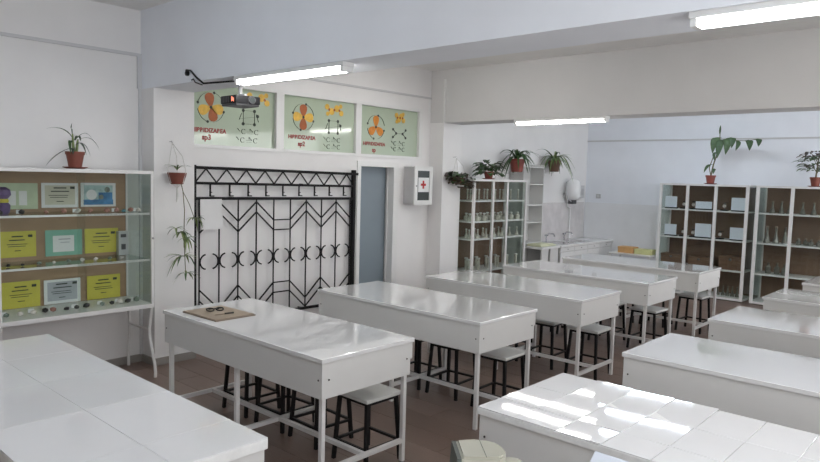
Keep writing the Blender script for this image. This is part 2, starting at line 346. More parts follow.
for i, ((y0, y1), c) in enumerate(zip(panes, charts)):
    a = WY0 if i == 0 else (panes[i-1][1]+y0)/2; z = WY1 if i == 2 else (y1+panes[i+1][0])/2
    b = MB(); b.box(XL-.06, XL+.012, a, y0, WZ0, WZ1); b.box(XL-.06, XL+.012, y1, z, WZ0, WZ1); b.box(XL-.06, XL+.012, y0, y1, WZ0, PZ0); b.box(XL-.06, XL+.012, y0, y1, PZ1, WZ1)
    wn = struct(b.build('window_%d' % (i+1), 'pvc'), c['lab'])
    bx(PX-.008, PX, y0, y1, PZ0, PZ1).build('pane', 'winglass', wn)
    for (an, m) in c['pet']:
        p = MB(); petal(p, *c['f'], math.radians(an), .145, .072, PX, PX+.002); p.build('orbital_lobe', m, wn)
    p = MB(); r = .15
    for a0 in (10, 100, 190, 280): arc(p, *c['f'], r, a0, a0+62, .010, PX+.001); disc(p, c['f'][0]+r*math.cos(math.radians(a0+66)), c['f'][1]+r*math.sin(math.radians(a0+66)), .014, PX, PX+.002)
    disc(p, *c['f'], .016, PX, PX+.004); p.build('circle_arrow', 'ink', wn)
    for body, (ty, tz), sz in (('HIBRIDIZAREA', c['t'], .060), (c['sp'], c['s'], .075)):
        me = text_mesh(body, sz); me.materials.append(M['red']); o = place('lettering', me, wn)
        o.matrix_local = Matrix(((0, 0, 1, PX+.002), (1, 0, 0, ty), (0, 1, 0, tz), (0, 0, 0, 1)))
    # printed molecule drawings, top to bottom
    my, mz = c['mol'][0]; p = MB()
    for dy, dz, rr in ((-.11, .03, .034), (-.04, -.02, .042), (.04, .02, .042), (.11, -.03, .034), (-.10, -.05, .026), (.10, .05, .026)): disc(p, my+dy*(1 if i < 2 else .6), mz+dz, rr, PX, PX+.002)
    p.build('molecule_model', 'gold', wn)
    p = MB()
    for dy, dz in ((-.08, .0), (0, .0), (.08, .0)): disc(p, my+dy*(1 if i < 2 else .6), mz+dz, .015, PX+.002, PX+.003)
    p.build('molecule_core', 'rust', wn)
    my, mz = c['mol'][1]; p = MB(); x = PX+.001
    if i < 2:
        for q in (((-.07, -.07), (.07, -.07)), ((.07, -.07), (.07, .07)), ((.07, .07), (-.07, .07)), ((-.07, .07), (-.07, -.07)), ((-.11, -.02), (.12, .02)), ((-.09, .04), (-.12, -.03)), ((.09, .04), (.12, -.04))): seg(p, (my+q[0][0], mz+q[0][1]), (my+q[1][0], mz+q[1][1]), .012, x)
        for q in ((-.07, .07), (.07, .07), (.07, -.07), (-.07, -.07), (.11, .02)): disc(p, my+q[0], mz+q[1], .018, PX, PX+.002)
    else:
        for q in (((-.06, 0), (.06, 0)), ((.06, 0), (.12, .05)), ((.06, 0), (.12, -.05)), ((-.06, 0), (-.12, .05)), ((-.06, 0), (-.12, -.05))): seg(p, (my+q[0][0], mz+q[0][1]), (my+q[1][0], mz+q[1][1]), .014, x)
        for q in ((-.06, 0), (.06, 0), (.12, .05), (.12, -.05), (-.12, .05), (-.12, -.05)): disc(p, my+q[0], mz+q[1], .017, PX, PX+.002)
    p.build('molecule_diagram', 'ink', wn)
    for (my, mz) in c['mol'][2:]:
        p = MB()
        for dy in (-.08, .08):
            arc(p, my+dy, mz, .026, 40, 320, .012, x, 8); seg(p, (my+dy-.045, mz), (my+dy-.075, mz+.03), .009, x)
        seg(p, (my-.03, mz), (my+.03, mz), .011, x); seg(p, (my-.03, mz-.02), (my+.03, mz-.02), .009, x); seg(p, (my, mz+.01), (my, mz+.035), .009, x)
        p.build('bond_formula', 'ink', wn)

# ------------------------------------------------------------------ door
dr = struct(MB().box(XL-.12, XL+.02, DY0-.05, DY0+.006, 0, DZ+.055).box(XL-.12, XL+.02, DY1-.012, DY1+.075, 0, DZ+.055).box(XL-.12, XL+.02, DY0+.006, DY1-.012, DZ-.008, DZ+.055).build('door_1', 'pvc'), 'blue grey door in a white frame beside the iron grille')
bx(XL-.16, XL-.12, DY0-.01, DY1-.022, .01, DZ-.01).build('door_leaf', 'door', dr)
bx(XL-.165, XL-.13, DY1-.022, DY1-.0145, .01, DZ-.01).build('gap_shade_strip', 'black', dr)  # black strip standing in for the shade in the gap beside the leaf
bx(XL-.10, XL-.085, DY1-.024, DY1-.012, .01, DZ-.01).build('door_stop', 'pvc', dr)
bx(XL-.22, XL-.2, DY0-.05, DY1+.08, 0, DZ+.03).build('back_board', 'door', dr)

# ------------------------------------------------------------------ lab tables
TD, TH = .761, .80
def make_table(L, label, loc, tiles=None, tilts={}, D=TD, slab=.026, group='white lab tables'):
    t = thing('lab_table', label, 'table', loc, 0, group)
    hx, hy = L/2, D/2
    if tiles:
        xs, ys_, tilt, g = tiles
        top = bx(-hx, hx, -hy, hy, TH-slab-.004, TH-.005, bev=.004).build('tabletop', 'tgrout' if tilt else 'lam', t)
        rnd = random.Random(11)
        for i in range(len(xs)-1):
            for j in range(len(ys_)-1):
                x0, x1, y0, y1 = xs[i]+g, xs[i+1]-g, ys_[j]+g, ys_[j+1]-g
                q = bx(-(x1-x0)/2, (x1-x0)/2, -(y1-y0)/2, (y1-y0)/2, -.0055, 0, bev=.0012).build('tile', 'tile', top, loc=((x0+x1)/2, (y0+y1)/2, TH))
                q.rotation_euler = tilts.get((i, j), (rnd.uniform(-1, 1)*tilt, rnd.uniform(-1, 1)*tilt, 0))
    else:
        bx(-hx, hx, -hy, hy, TH-slab, TH, bev=.004).build('tabletop', 'lam', t)
    z0, z1 = .568, TH-slab-.001; e = .010; th = .018
    bx(-hx+e, hx-e, -hy+e, -hy+e+th, z0, z1).build('front_panel', 'board', t)
    bx(-hx+e, hx-e, hy-e-th, hy-e, z0+.1, z1).build('back_panel', 'board', t)
    for s_ in (-1, 1):
        x = s_*(hx-e); bx(min(x, x-s_*th)-(0 if s_ < 0 else -.0), max(x, x-s_*th), -hy+e+th, hy-e-th, z0, z1).build('end_panel', 'board', t)
    bx(-hx+.03, hx-.03, -hy+.03, hy-.03, z1-.13, z1-.115).build('inner_shelf', 'board', t)
    def bolt(p, ax):
        d = Vector((1, 0, 0)) if ax == 0 else Vector((0, 1, 0)); p = Vector(p)
        MB().tube([p-d*.003, p+d*.003], .0055, 8).build('bolt', 'screw', t, True)
    for s_ in (-1, 1):
        bolt((s_*(hx-.04), -hy+e, z1-.10), 1)
        for yy in (-hy+.06, hy-.06): bolt((hx-e, yy, z1-.10), 0)
    lg = .028
    for x in (-hx+.045, 0, hx-.045):
        for y in (-hy+.045, hy-.045):
            bx(x-lg/2, x+lg/2, y-lg/2, y+lg/2, .0, z0+.03, bev=.003).build('leg', 'metal', t)
    for x in (-hx+.045, 0, hx-.045):
        bx(x-.013, x+.013, -hy+.045, hy-.045, .122, .148).build('cross_rail', 'metal', t)
    bx(-hx+.045, hx-.045, -.013, .013, .124, .150).build('long_rail', 'metal', t)
    return t
# left column
xl = [-.257, -.237, -.168, -.191, -.157]; xr = [1.5225, 1.526, 1.5756, 1.5851, 1.6389]; ty = [-.2337, 1.204, 2.582, 3.988, 5.3009]
TL = 1.775
labs = ['white lab table with the brown board lying on it', 'white lab table just behind the one with the brown board',
        'third white lab table of the left column, in front of the far pillar', 'fourth white lab table of the left column', 'farthest white lab table of the left column, before the back cabinets']
t0 = None; tabs = []
for i in range(5):
    loc = ((xl[i]+xr[i])/2, ty[i]+TD/2, 0)
    if t0 is None: t0 = make_table(TL, labs[0], loc); t = t0
    else: t = copy_tree(t0); t.location = loc; t['label'] = labs[i]
    tabs.append(t)
# right column
xR = [2.557, 2.587, 2.595, 2.599, 2.634]; yR = [-.2134, 1.191, 2.6526, 4.094, 5.4347]
labs = ['', 'white lab table right behind the tiled one with the bright lamp reflections', 'right hand white lab table with wavy glints, third from the front',
        'right hand white lab table, second from the back', 'right hand white lab table nearest the back cabinets']
for i in range(1, 5):
    t = copy_tree(t0); t.location = (xR[i]+TL/2, yR[i]+TD/2, 0); t['label'] = labs[i]
n = 9; xs = [-TL/2+TL*k/n for k in range(n+1)]
def lay(y):                    # unevenly laid tile: slope (about X) at world y
    a = math.atan2(CAM.z-TH, CAM.y-y); b_ = math.atan2(2.50-TH, 4.50-y); return (a+b_)/2-math.pi/2
tl = {(0, 0): (lay(-.115), 0, 0), (0, 1): (lay(.05), 0, 0), (1, 0): (lay(-.12), 0, 0), (1, 1): (lay(.06), 0, 0), (2, 0): (lay(-.13), -.016, 0), (2, 1): (lay(.10), -.022, 0), (1, 2): (lay(.33), 0, 0), (2, 2): (lay(.36), -.020, 0), (3, 2): (lay(.42), -.026, 0), (3, 1): (lay(.11), -.026, 0)}
make_table(TL, 'front right white table topped with tiles and bright lamp reflections', (xR[0]+TL/2, yR[0]+TD/2, 0), (xs, [-TD/2, -.197, .070, TD/2], .0018, .0014), tilts=tl, slab=.03)
L0 = 2.24; xs = [-L0/2, -.645, -.145, .355, .86, L0/2]
xs = [-L0/2, .445-1.09, .945-1.09, 1.445-1.09, 1.95-1.09, L0/2]
make_table(L0, 'large white tiled table in the lower left corner', (1.09, -1.086-.375, 0), (xs, [-.375, 0, .375], .0010, .0008), D=.75, slab=.042)
# demonstration desk just below the frame, it carries the casing and the stand
t = copy_tree(t0); t.location = (3.05+TL/2, -1.0-TD/2, 0); t['label'] = 'white table under the beige casing, below the picture edge'

# ------------------------------------------------------------------ stools
def make_stool():
    s = thing('stool', '', 'stool', (0, 0, 0), 0, 'black framed stools under the tables')
    h = .45; a, c = .125, .15
    bx(-.155, .155, -.155, .155, h-.022, h, bev=.005).build('seat', 'seat', s)
    for sx in (-1, 1):
        for sy in (-1, 1): MB().bar((sx*c, sy*c, 0), (sx*a, sy*a, h-.022), .022).build('leg', 'black', s)
    q = c-(c-a)*.12/h*1.0
    for z in (.13,):
        k = c-(c-a)*z/(h-.022)
        for p0, p1 in (((-k, -k), (k, -k)), ((k, -k), (k, k)), ((k, k), (-k, k)), ((-k, k), (-k, -k))): MB().bar((*p0, z), (*p1, z), .016).build('rung', 'black', s)
    k = a; b = MB()
    for p0, p1 in (((-k, -k), (k, -k)), ((k, -k), (k, k)), ((k, k), (-k, k)), ((-k, k), (-k, -k))): b.bar((*p0, h-.035), (*p1, h-.035), .02)
    b.build('seat_frame', 'black', s)
    return s
st0 = make_stool(); first = True
offs = [.27, .69, 1.08, 1.555]
where = ['the table with the brown board', 'the second left table', 'the third left table', 'the fourth left table', 'the farthest left table']
pos = ['first stool from the grille wall under ', 'second stool from the grille wall under ', 'third stool from the grille wall under ', 'pale seated stool nearest the aisle under ']
for i in range(5):
    for j in range(4):
        s = st0 if first else copy_tree(st0); first = False
        rr = random.Random(i*9+j); x = xl[i]+offs[j]+rr.uniform(-.012, .012)*(i > 0)
        s.location = (x, ty[i]+.575+rr.uniform(-.02, .02), 0); s.rotation_euler = (0, 0, rr.uniform(-.06, .06))
        s['label'] = pos[j]+where[i]

# ------------------------------------------------------------------ brown board with glasses and pencil on the first table
bd = thing('brown_board', 'brown card board lying on the first white table under the spectacles', 'board', (.117, 0, TH))
R = Matrix.Rotation(math.radians(1), 3, 'Z')
bx(-.213, .213, -.163, .158, 0, .006, rot=R, piv=(0, 0, 0)).build('backing', 'hard', bd)
bx(-.208, .200, -.158, .153, .006, .011, rot=R, piv=(0, 0, 0)).build('sheet', 'card', bd)
gl = thing('spectacles', 'dark rimmed spectacles lying on the brown board', 'spectacles', (.03, .01, TH+.011), math.radians(75))
for s_ in (-1, 1):
    MB().tube([(s_*.034+.026*math.cos(2*math.pi*k/16), -.03+.016*math.sin(2*math.pi*k/16), .012+.008*math.sin(2*math.pi*k/16)) for k in range(17)], .0048, 6).build('rim', 'black', gl, True)
    MB().tube([(s_*.06, -.018, .018), (s_*.05, -.002, .014), (-s_*.035, .004+.006*s_, .008)], .0040, 6).build('temple_arm', 'black', gl, True)
MB().tube([(-.01, -.026, .015), (0, -.022, .018), (.01, -.026, .015)], .003, 6).build('bridge', 'black', gl, True)
pn = thing('pen', 'thin dark pen lying beside the spectacles', 'pen', (.20, -.01, TH+.011), math.radians(84))
MB().tube([(-.075, 0, .005), (-.065, 0, .005), (.0, 0, .005)], [.0012, .004, .0045], 8).build('barrel', 'card', pn, True)
MB().tube([(.0, 0, .005), (.07, 0, .005)], .0058, 8).build('cap', 'black', pn, True)

# ------------------------------------------------------------------ wrought iron grille on the wall
GX = XL+.05
gr = thing('iron_grille', 'black wrought iron grille with chevrons and crescents on the white wall', 'grille', (GX, 1.95, .26))
GO = Vector((GX, 1.95, .26))
def gbar(p, q, wd, name, b=None):
    P = Vector((0, p[0]-GO.y, p[1]-GO.z)); Q = Vector((0, q[0]-GO.y, q[1]-GO.z))
    if b is None: return MB().bar(P, Q, wd).build(name, 'iron', gr)
    b.bar(P, Q, wd)
def dz(y): return -.0095*(y-.86)      # the grille hangs slightly out of level
gbar((.84, 1.845), (3.05, 1.822), .030, 'top_rail'); gbar((.84, 1.692), (2.985, 1.674), .026, 'middle_rail'); gbar((.84, 1.540), (2.985, 1.526), .030, 'lower_rail')
gbar((.84, .285), (2.985, .265), .028, 'bottom_rail')
gbar((2.985, .25), (2.985, 1.87), .042, 'end_post'); gbar((.85, .26), (.85, 1.87), .042, 'end_post')
gb = [.913+.2245*k for k in range(10)]
for y in gb: gbar((y, .28), (y, 1.53), .011, 'upright')
for k in range(9):
    y = .87+.235*k
    gbar((y, 1.70+dz(y)), (y+.1175, 1.835+dz(y)), .011, 'zigzag_bar'); gbar((y+.1175, 1.835+dz(y)), (y+.235 if k < 8 else 2.985, 1.70+dz(y)), .011, 'zigzag_bar')
for k in range(9):
    y = 1.035+.2235*k; b = MB(); gbar((y, 1.69), (y, 1.56), .013, '', b); gbar((y-.004, 1.563), (y+.045, 1.563), .011, '', b); gbar((y, 1.60), (y+.02, 1.60), .009, '', b); b.build('short_hook', 'iron', gr)
up_lv = [None, 1.503, 1.300, 1.500, 1.300, 1.300, 1.500, 1.305, 1.490, 1.295]
def chev(levels):
    for k in range(9):
        if levels[k] is not None and levels[k+1] is not None: gbar((gb[k], levels[k]), (gb[k+1], levels[k+1]), .012, 'chevron_bar')
up_lv[0] = 1.30
chev(up_lv); chev([v-.108 for v in up_lv])
lo_lv = [.622, .405, .628, .400, .610, .610, .395, .606, .397, .607]
chev(lo_lv); chev([max(.29, v-.111) for v in lo_lv])
for k, y in enumerate(gb):
    for s_ in (-1, 1):
        if (k == 0 and s_ < 0) or (k == 9 and s_ > 0): continue
        cy = y+s_*.082; P = [(0, cy-s_*.072*math.cos(math.radians(a))-GO.y, .902+.075*math.sin(math.radians(a))-GO.z) for a in range(-80, 81, 16)]
        MB().tube(P, .008, 6).build('crescent', 'iron', gr, True)
for y in (1.2, 2.2): 
    for z in (1.69, .28): MB().bar((0, y-GO.y, z-GO.z), (-.05, y-GO.y, z-GO.z), .016).build('wall_bracket', 'iron', gr)
ps = thing('paper_sheet', 'white paper sheets hung on the left end of the iron grille', 'paper', (GX+.02, 1.035, 1.23))
bx(0, .002, -.122, .118, .14, .302).build('upper_sheet', 'paper', ps); bx(-.003, -.001, -.11, .132, 0, .16).build('lower_sheet', 'paper', ps)

# ------------------------------------------------------------------ first aid cabinet
fa = thing('first_aid_cabinet', 'grey wall cabinet with red cross door next to the doorway', 'cabinet', (XL, 4.105, 1.45))
bx(0, .185, -.172, .172, 0, .49, bev=.003).build('body', 'grey', fa)
d = MB(); d.box(.187, .205, -.178, -.122, -.008, .5); d.box(.187, .205, .122, .178, -.008, .5); d.box(.187, .205, -.122, .122, -.008, .05); d.box(.187, .205, -.122, .122, .44, .5)
dd = d.build('door', 'pvc', fa)
bx(.189, .194, -.122, .122, .05, .44).build('window', 'dglass', dd); bx(.195, .197, -.10, .115, .16, .35).build('label', 'paper', dd)
MB().box(.197, .199, -.05, .05, .242, .272).box(.197, .199, -.016, .016, .205, .31).build('red_cross', 'crossred', dd)
MB().tube([(.205, -.15, .24), (.215, -.15, .24)], .01, 8).build('knob', 'chrome', dd, True)

# ------------------------------------------------------------------ projector under the near beam
pj = thing('projector', 'black ceiling projector hanging under the near beam', 'projector', (-.375, .49, BZ), math.radians(-3))
bx(-.12, .12, -.11, .11, -.20, -.135, bev=.012).build('case', 'proj', pj, True); bx(-.112, .112, -.102, .102, -.215, -.198, bev=.004).build('base', 'projlow', pj)
bx(-.05, .05, -.05, .05, -.012, 0).build('ceiling_plate', 'grey', pj); MB().tube([(0, 0, -.012), (0, 0, -.13)], .016, 10).build('drop_tube', 'grey', pj, True)
MB().bar((-.08, 0, -.128), (.08, 0, -.128), .022).build('mount_arm', 'grey', pj)
MB().tube([(.119, .03, -.168), (.132, .03, -.168)], [.034, .030], 16).build('lens_ring', 'projlow', pj, True); MB().tube([(.12, .03, -.168), (.134, .03, -.168)], .022, 16).build('lens', 'dglass', pj, True)
MB().box(.055, .062, -.1115, -.109, -.185, -.148).box(.070, .076, -.1115, -.109, -.18, -.152).box(.082, .088, -.1115, -.109, -.187, -.160).build('status_light', 'led', pj)
for k in range(5): bx(-.10+.025*k, -.088+.025*k, -.1115, -.109, -.19, -.145).build('vent_slot', 'projlow', pj)
cb = thing('power_cable', 'black cable from the beam socket to the projector', 'cable', (-.93, .35, 2.62))
MB().tube([(0, .002, 0), (0, -.02, 0)], .022, 10).build('plug', 'proj', cb, True)
MB().tube([(0, -.02, 0), (.03, -.035, .02), (.09, -.03, .012), (.16, -.015, -.05), (.24, .0, -.10), (.36, .05, -.095), (.52, .10, -.09), (.59, .12, -.10)], .008, 6).build('lead', 'proj', cb, True)
MB().tube([(.06, -.004, -.06), (.10, -.012, -.055), (.13, -.01, -.085), (.22, .0, -.11)], .005, 6).build('spare_lead', 'proj', cb, True)

# ------------------------------------------------------------------ fluorescent lamps on the beam soffits, added fill lamps on the ceiling
def lamp(x0, x1, y, label, z=BZ, tube='tube'):
    L = x1-x0; t = thing('fluorescent_lamp', label, 'lamp', ((x0+x1)/2, y, z), 0, 'fluorescent lamps')
    bx(-L/2, L/2, -.05, .05, -.028, 0, bev=.003).build('housing', 'fixture', t)
    for s_ in (-1, 1):
        MB().tube([(-L/2+.03, s_*.024, -.046), (L/2-.03, s_*.024, -.046)], .0155, 10).build('tube', tube, t, True)
        bx(s_*(L/2-.02)-.014, s_*(L/2-.02)+.014, -.045, .045, -.062, -.028, bev=.003).build('lamp_holder', 'fixture', t)
lamp(-.275, .98, .41, 'bright fluorescent lamp under the near beam beside the projector')
lamp(3.17, 4.46, .42, 'large bright fluorescent lamp at the upper right corner')
lamp(-.42, .80, 4.50, 'short looking fluorescent lamp under the far beam')
lamp(3.2, 4.46, 4.50, 'fluorescent lamp at the right end of the far beam')
for x0, nm in ((-.31, 'left'), (3.17, 'right')):  # lamps added out of view to brighten walls, beams and tabletops
    lamp(x0-.7, x0+.59, 2.6, 'added unseen fill lamp on the ceiling of the middle bay, %s one' % nm, ZC, 'fillmid')
    lamp(x0, x0+1.29, -1.5, 'added unseen cool fill lamp on the ceiling of the front bay, %s one' % nm, ZC, 'fillcool')
    lamp(x0, x0+1.29, 6.9, 'added unseen cool fill lamp on the ceiling of the back bay, %s one' % nm, ZC, 'fillback')

# ------------------------------------------------------------------ left display case
CX0, CX1, CY0, CY1, CZ0, CZ1 = XL+.02, -1.25, -1.0, .205, .645, 1.80
ca = thing('display_case', 'white framed glass display case on curved legs by the left wall', 'display case', (CX0, CY0, 0))
def cp(b, name, m, smooth=False):
    for v in b.bm.verts: v.co -= Vector((CX0, CY0, 0))
    return b.build(name, m, ca, smooth)
cp(bx(CX0, CX1, CY0, CY1, CZ1-.028, CZ1, bev=.003), 'top_board', 'metal'); cp(bx(CX0, CX1, CY0, CY1, CZ0-.035, CZ0, bev=.003), 'bottom_board', 'metal')
for x in (CX0+.01, CX1-.012):
    for y in (CY0+.011, CY1-.011): cp(bx(x-.011, x+.011, y-.011, y+.011, CZ0, CZ1-.028), 'corner_post', 'metal')
cp(bx(CX0+.001, CX0+.009, CY0+.02, CY1-.02, CZ0, CZ1-.028), 'back_board', 'brown')
for z in (1.035, 1.437):
    sh = cp(bx(CX0+.012, CX1-.03, CY0+.012, CY1-.012, z-.011, z), 'shelf', 'gshelf')
    q = bx(CX1-.03, CX1-.014, CY0+.022, CY1-.03, z-.013, z+.003)
    for v in q.bm.verts: v.co -= Vector((CX0, CY0, 0))
    q.build('shelf_edge', 'metal', sh)
cp(bx(CX1-.008, CX1-.003, CY0+.022, (CY0+CY1)/2+.03, CZ0, CZ1-.028), 'front_pane', 'glass'); cp(bx(CX1-.014, CX1-.009, (CY0+CY1)/2-.03, CY1-.022, CZ0, CZ1-.028), 'front_pane', 'glass')
for y in (CY0+.004, CY1-.009): cp(bx(CX0+.02, CX1-.023, y, y+.005, CZ0, CZ1-.028), 'side_pane', 'gside')
cp(MB().tube([(CX1, CY1-.011, 1.22), (CX1+.012, CY1-.011, 1.22)], .009, 8), 'lock_knob', 'chrome', True)
for y in (CY0+.015, CY1-.015):
    s_ = 1 if y > -.5 else -1
    P = [(CX1-.015, y, CZ0-.035), (CX1-.035, y, .52), (CX1-.06, y, .42), (CX1-.055, y, .34), (CX1-.01, y, .22), (CX1+.035, y, .12), (CX1+.05, y, .04), (CX1+.045, y, 0)]
    cp(MB().tube(P, .014, 8), 'leg', 'metal', True)
    P = [(CX0+.04, y, CZ0-.035), (CX0+.06, y, .42), (CX0+.055, y, .30), (CX0+.03, y, .12), (CX0+.035, y, 0)]
    cp(MB().tube(P, .014, 8), 'leg', 'metal', True)
    cp(MB().tube([(CX1-.06, y, .40), (CX0+.06, y, .40)], .010, 8), 'rung', 'metal', True)
# certificates standing against the back board
def cert(y0, y1, z0, z1, base, inner, label, style=0, sd=0):
    zc = {0: 1.44, 1: 1.038, 2: .648}[style] if False else z0
    h = z1-z0; t = thing('certificate', label, 'certificate', (CX0+.03, (y0+y1)/2, z0), 0, 'certificates in the display case')
    w2 = (y1-y0)/2
    bx(-.012, -.009, -w2, w2, 0, h).build('sheet', base, t)
    if inner: bx(-.009, -.0085, -w2*.82, w2*.82, h*.12, h*.9).build('inner_field', inner, t)
    r = random.Random(sd); b = MB()
    if style == 0:
        for zf, wf, th in ((.80, .35, .010), (.66, .5, .008), (.50, .62, .005), (.42, .55, .005), (.25, .2, .006)):
            b.box(-.0085, -.008, -w2*wf, w2*wf*r.uniform(.7, 1), h*zf-th/2, h*zf+th/2)
        b.box(-.0085, -.008, w2*.55, w2*.8, h*.76, h*.86)
        b.build('print', 'ink', t)
    elif style == 1:
        bx(-.0085, -.008, -w2*.6, w2*.55, h*.15, h*.78).build('print_panel', 'paper', t)
        b.box(-.008, -.0075, -w2*.3, w2*.35, h*.62, h*.66); b.box(-.008, -.0075, -w2*.2, w2*.3, h*.5, h*.53); b.build('print', 'silver', t)
    elif style == 2:
        bx(-.0085, -.008, -w2*.85, w2*.85, h*.08, h*.30).build('print_panel', 'blue', t); bx(-.0085, -.008, w2*.0, w2*.8, h*.3, h*.6).build('print_panel', 'blue', t)
        disc(b, -w2*.4, h*.5, h*.22, -.0085, -.0075); b.build('print', 'paper', t)
        p = MB(); disc(p, w2*.15, h*.4, h*.1, -.008, -.007); disc(p, w2*.5, h*.72, h*.12, -.008, -.007); p.build('print', 'stoneg', t)
    elif style == 3:
        for q in (-.3, .25): b.box(-.0085, -.008, w2*(q-.2), w2*(q+.2), h*.15, h*.7)
        b.build('print_panel', 'paper', t); bx(-.0085, -.008, -w2*.95, -w2*.6, h*.1, h*.8).build('print_panel', 'purple', t)
    return t
Z1, Z2, Z3 = 1.462, 1.06, .655
cert(-.855, -.556, Z1, 1.674, 'pgreen', None, 'pale green sheet with two white columns, leftmost on the top shelf', 3, 1)
cert(-.529, -.234, Z1+.008, 1.678, 'paper', 'cream', 'cream printed certificate, middle one on the top shelf', 0, 2)
cert(-.213, .089, Z1+.012, 1.682, 'paper', 'aqua', 'blue and aqua picture sheet on the top shelf', 2, 3)
cert(-.845, -.576, Z2+.01, 1.282, 'yellow', None, 'yellow certificate, leftmost on the middle shelf', 0, 4)
cert(-.505, -.207, Z2-.0, 1.280, 'teal', None, 'teal bordered certificate with a white panel on the middle shelf', 1, 5)
cert(-.185, .108, Z2+.004, 1.280, 'yellow', None, 'yellow certificate beside the narrow grey box on the middle shelf', 0, 6)
cert(-.837, -.552, Z3-.005, .868, 'yellow', None, 'yellow certificate, leftmost on the bottom shelf', 0, 7)
cert(-.522, -.226, Z3-.005, .858, 'paper', 'silver', 'grey certificate in a white frame on the bottom shelf', 0, 8)
cert(-.169, .122, Z3-.005, .861, 'yellow', None, 'yellow certificate, rightmost on the bottom shelf', 0, 9)
gbx = thing('grey_box', 'narrow grey printed box standing at the right of the middle shelf', 'box', (CX0+.06, .130, 1.036))
bx(-.03, .02, -.043, .043, 0, .215, bev=.002).build('carton', 'grey', gbx); MB().box(.02, .0205, -.025, .025, .16, .19).box(.02, .0205, -.02, .02, .05, .1).build('print', 'projlow', gbx)
# mineral specimens with small name cards
def mineral(y, z, m, r, label, grp, card=True, x=None, sd=0):
    x = x if x else CX0+.33
    t = thing('mineral_specimen', label, 'mineral', (x, y, z), 0, grp)
    MB().stone((0, 0, r*.86), (r, r*1.2, r), sd).build('stone', m, t)
    if card: bx(-.05, -.048, -.022, .022, r*.2, r*.2+.03).build('name_card', 'paper', t)
words = {'stoned': 'dark', 'stonew': 'white', 'stonep': 'pinkish', 'stoneg': 'grey green', 'stoneb': 'blue green'}
r_ = random.Random(3)
for k, (y, m) in enumerate([(-.90, 'stoneg'), (-.80, 'stonew'), (-.71, 'stonew'), (-.62, 'stoned'), (-.56, 'stonep'), (-.46, 'stoned'), (-.38, 'stoned'), (-.30, 'stoned'), (-.17, 'stoneg'), (-.09, 'stoned'), (-.02, 'stonew'), (.05, 'stoned'), (.13, 'stoneg')]):
    mineral(y, CZ0+.001, m, r_.uniform(.018, .028), 'small %s mineral specimen on the bottom shelf of the display case' % words[m], 'minerals on the bottom shelf', k % 2 == 0, sd=k)
for k, (y, m) in enumerate([(-.93, 'stoned'), (-.78, 'stoned'), (-.60, 'stonep'), (-.47, 'stonep'), (-.36, 'stonew'), (-.26, 'stonep'), (-.12, 'stonep'), (-.04, 'stonep'), (.02, 'stoneb'), (.08, 'stonep'), (.15, 'stonew')]):
    mineral(y, 1.438, m, r_.uniform(.016, .026), 'small %s mineral specimen on the top shelf of the display case' % words[m], 'minerals on the top shelf', k % 3 == 1, sd=40+k)
for k, (y, m) in enumerate([(-.88, 'stoned'), (-.78, 'stoned'), (-.66, 'stoneg'), (-.55, 'stonew'), (-.44, 'stoneg'), (-.33, 'stonew'), (-.22, 'stonew'), (-.10, 'stoneg'), (.0, 'stonew')]):
    mineral(y, 1.036, m, r_.uniform(.012, .018), 'flat little %s mineral specimen on the middle shelf of the display case' % words[m], 'minerals on the middle shelf', False, sd=80+k)
ob = thing('violet_ornament', 'violet and yellow ornament at the left of the top shelf', 'ornament', (CX0+.25, -.88, 1.438))
MB().lathe([(.03, 0), (.045, .02), (.05, .07), (.035, .09)], n=12).build('base', 'purple', ob, True); MB().lathe([(.032, .088), (.04, .10), (.034, .12)], n=12).build('band', 'yellow', ob, True); MB().lathe([(.03, .119), (.055, .15), (.05, .19), (.02, .21)], n=12).build('crown', 'purple', ob, True)

# ------------------------------------------------------------------ glass cabinets
def cabinet(name, label, loc, rz, W, D, H, posts, shelves, back, group, z0=.05, post_w=.045, pane_gap=None):
    """front on local -Y, width along +X, origin at the front left foot"""
    t = thing(name, label, 'cabinet', loc, rz, group)
    bx(0, W, 0, D, H-.03, H, bev=.003).build('top_board', 'metal', t); bx(0, W, 0, D, z0-.035, z0, bev=.003).build('bottom_board', 'metal', t)
    bx(.03, W-.03, .05, D-.02, 0, z0-.035).build('plinth', 'black', t)
    for x in posts: bx(x, x+post_w, 0, .03, z0, H-.03).build('front_post', 'metal', t)
    for x in (0, W-.03): bx(x, x+.03, D-.03, D, z0, H-.03).build('rear_post', 'metal', t)
    for z in shelves:
        s = bx(.01, W-.01, .035, D-.012, z-.016, z).build('shelf', 'metal', t); bx(posts[0]+.01, W-.01, .022, .034, z-.018, z+.004).build('shelf_edge', 'metal', s)
    bx(.01, W-.01, D-.01, D-.002, z0, H-.03).build('back_board', back, t)
    for x in (.006, W-.012): bx(x, x+.006, .03, D-.03, z0, H-.03).build('side_pane', 'gside', t)
    for a, c in zip(posts, posts[1:]):
        bx(a+post_w, c, .010, .015, z0, H-.03).build('front_pane', 'glass', t)
    return t
BS = [.475, .945, 1.40]
B1X, BY = -.157, 8.45
cabinet('glass_cabinet', 'white framed glass cabinet of white cards on the back wall', (B1X, BY, 0), 0, 1.38, .50, 1.815, [0, .436, .872, 1.335], BS, 'dkbrown', 'tall glass cabinets')
cabinet('glass_cabinet', 'white framed glass cabinet at the right edge under the red leaved plant', (1.325, BY, 0), 0, 1.42, .50, 1.815, [0, .466, .93, 1.375], BS, 'dkbrown', 'tall glass cabinets')
# side cabinet on the left wall behind the far pillar; its width runs along +Y
SY0, SX = 4.90, -1.33
cabinet('glass_cabinet', 'white framed glass cabinet on the left wall behind the pillar', (SX, SY0, 0), math.radians(90), 1.37, .43, 1.80, [0, .455, .815, 1.325], [.49, .95, 1.2, 1.495], 'dkbrown', 'tall glass cabinets', post_w=.04)
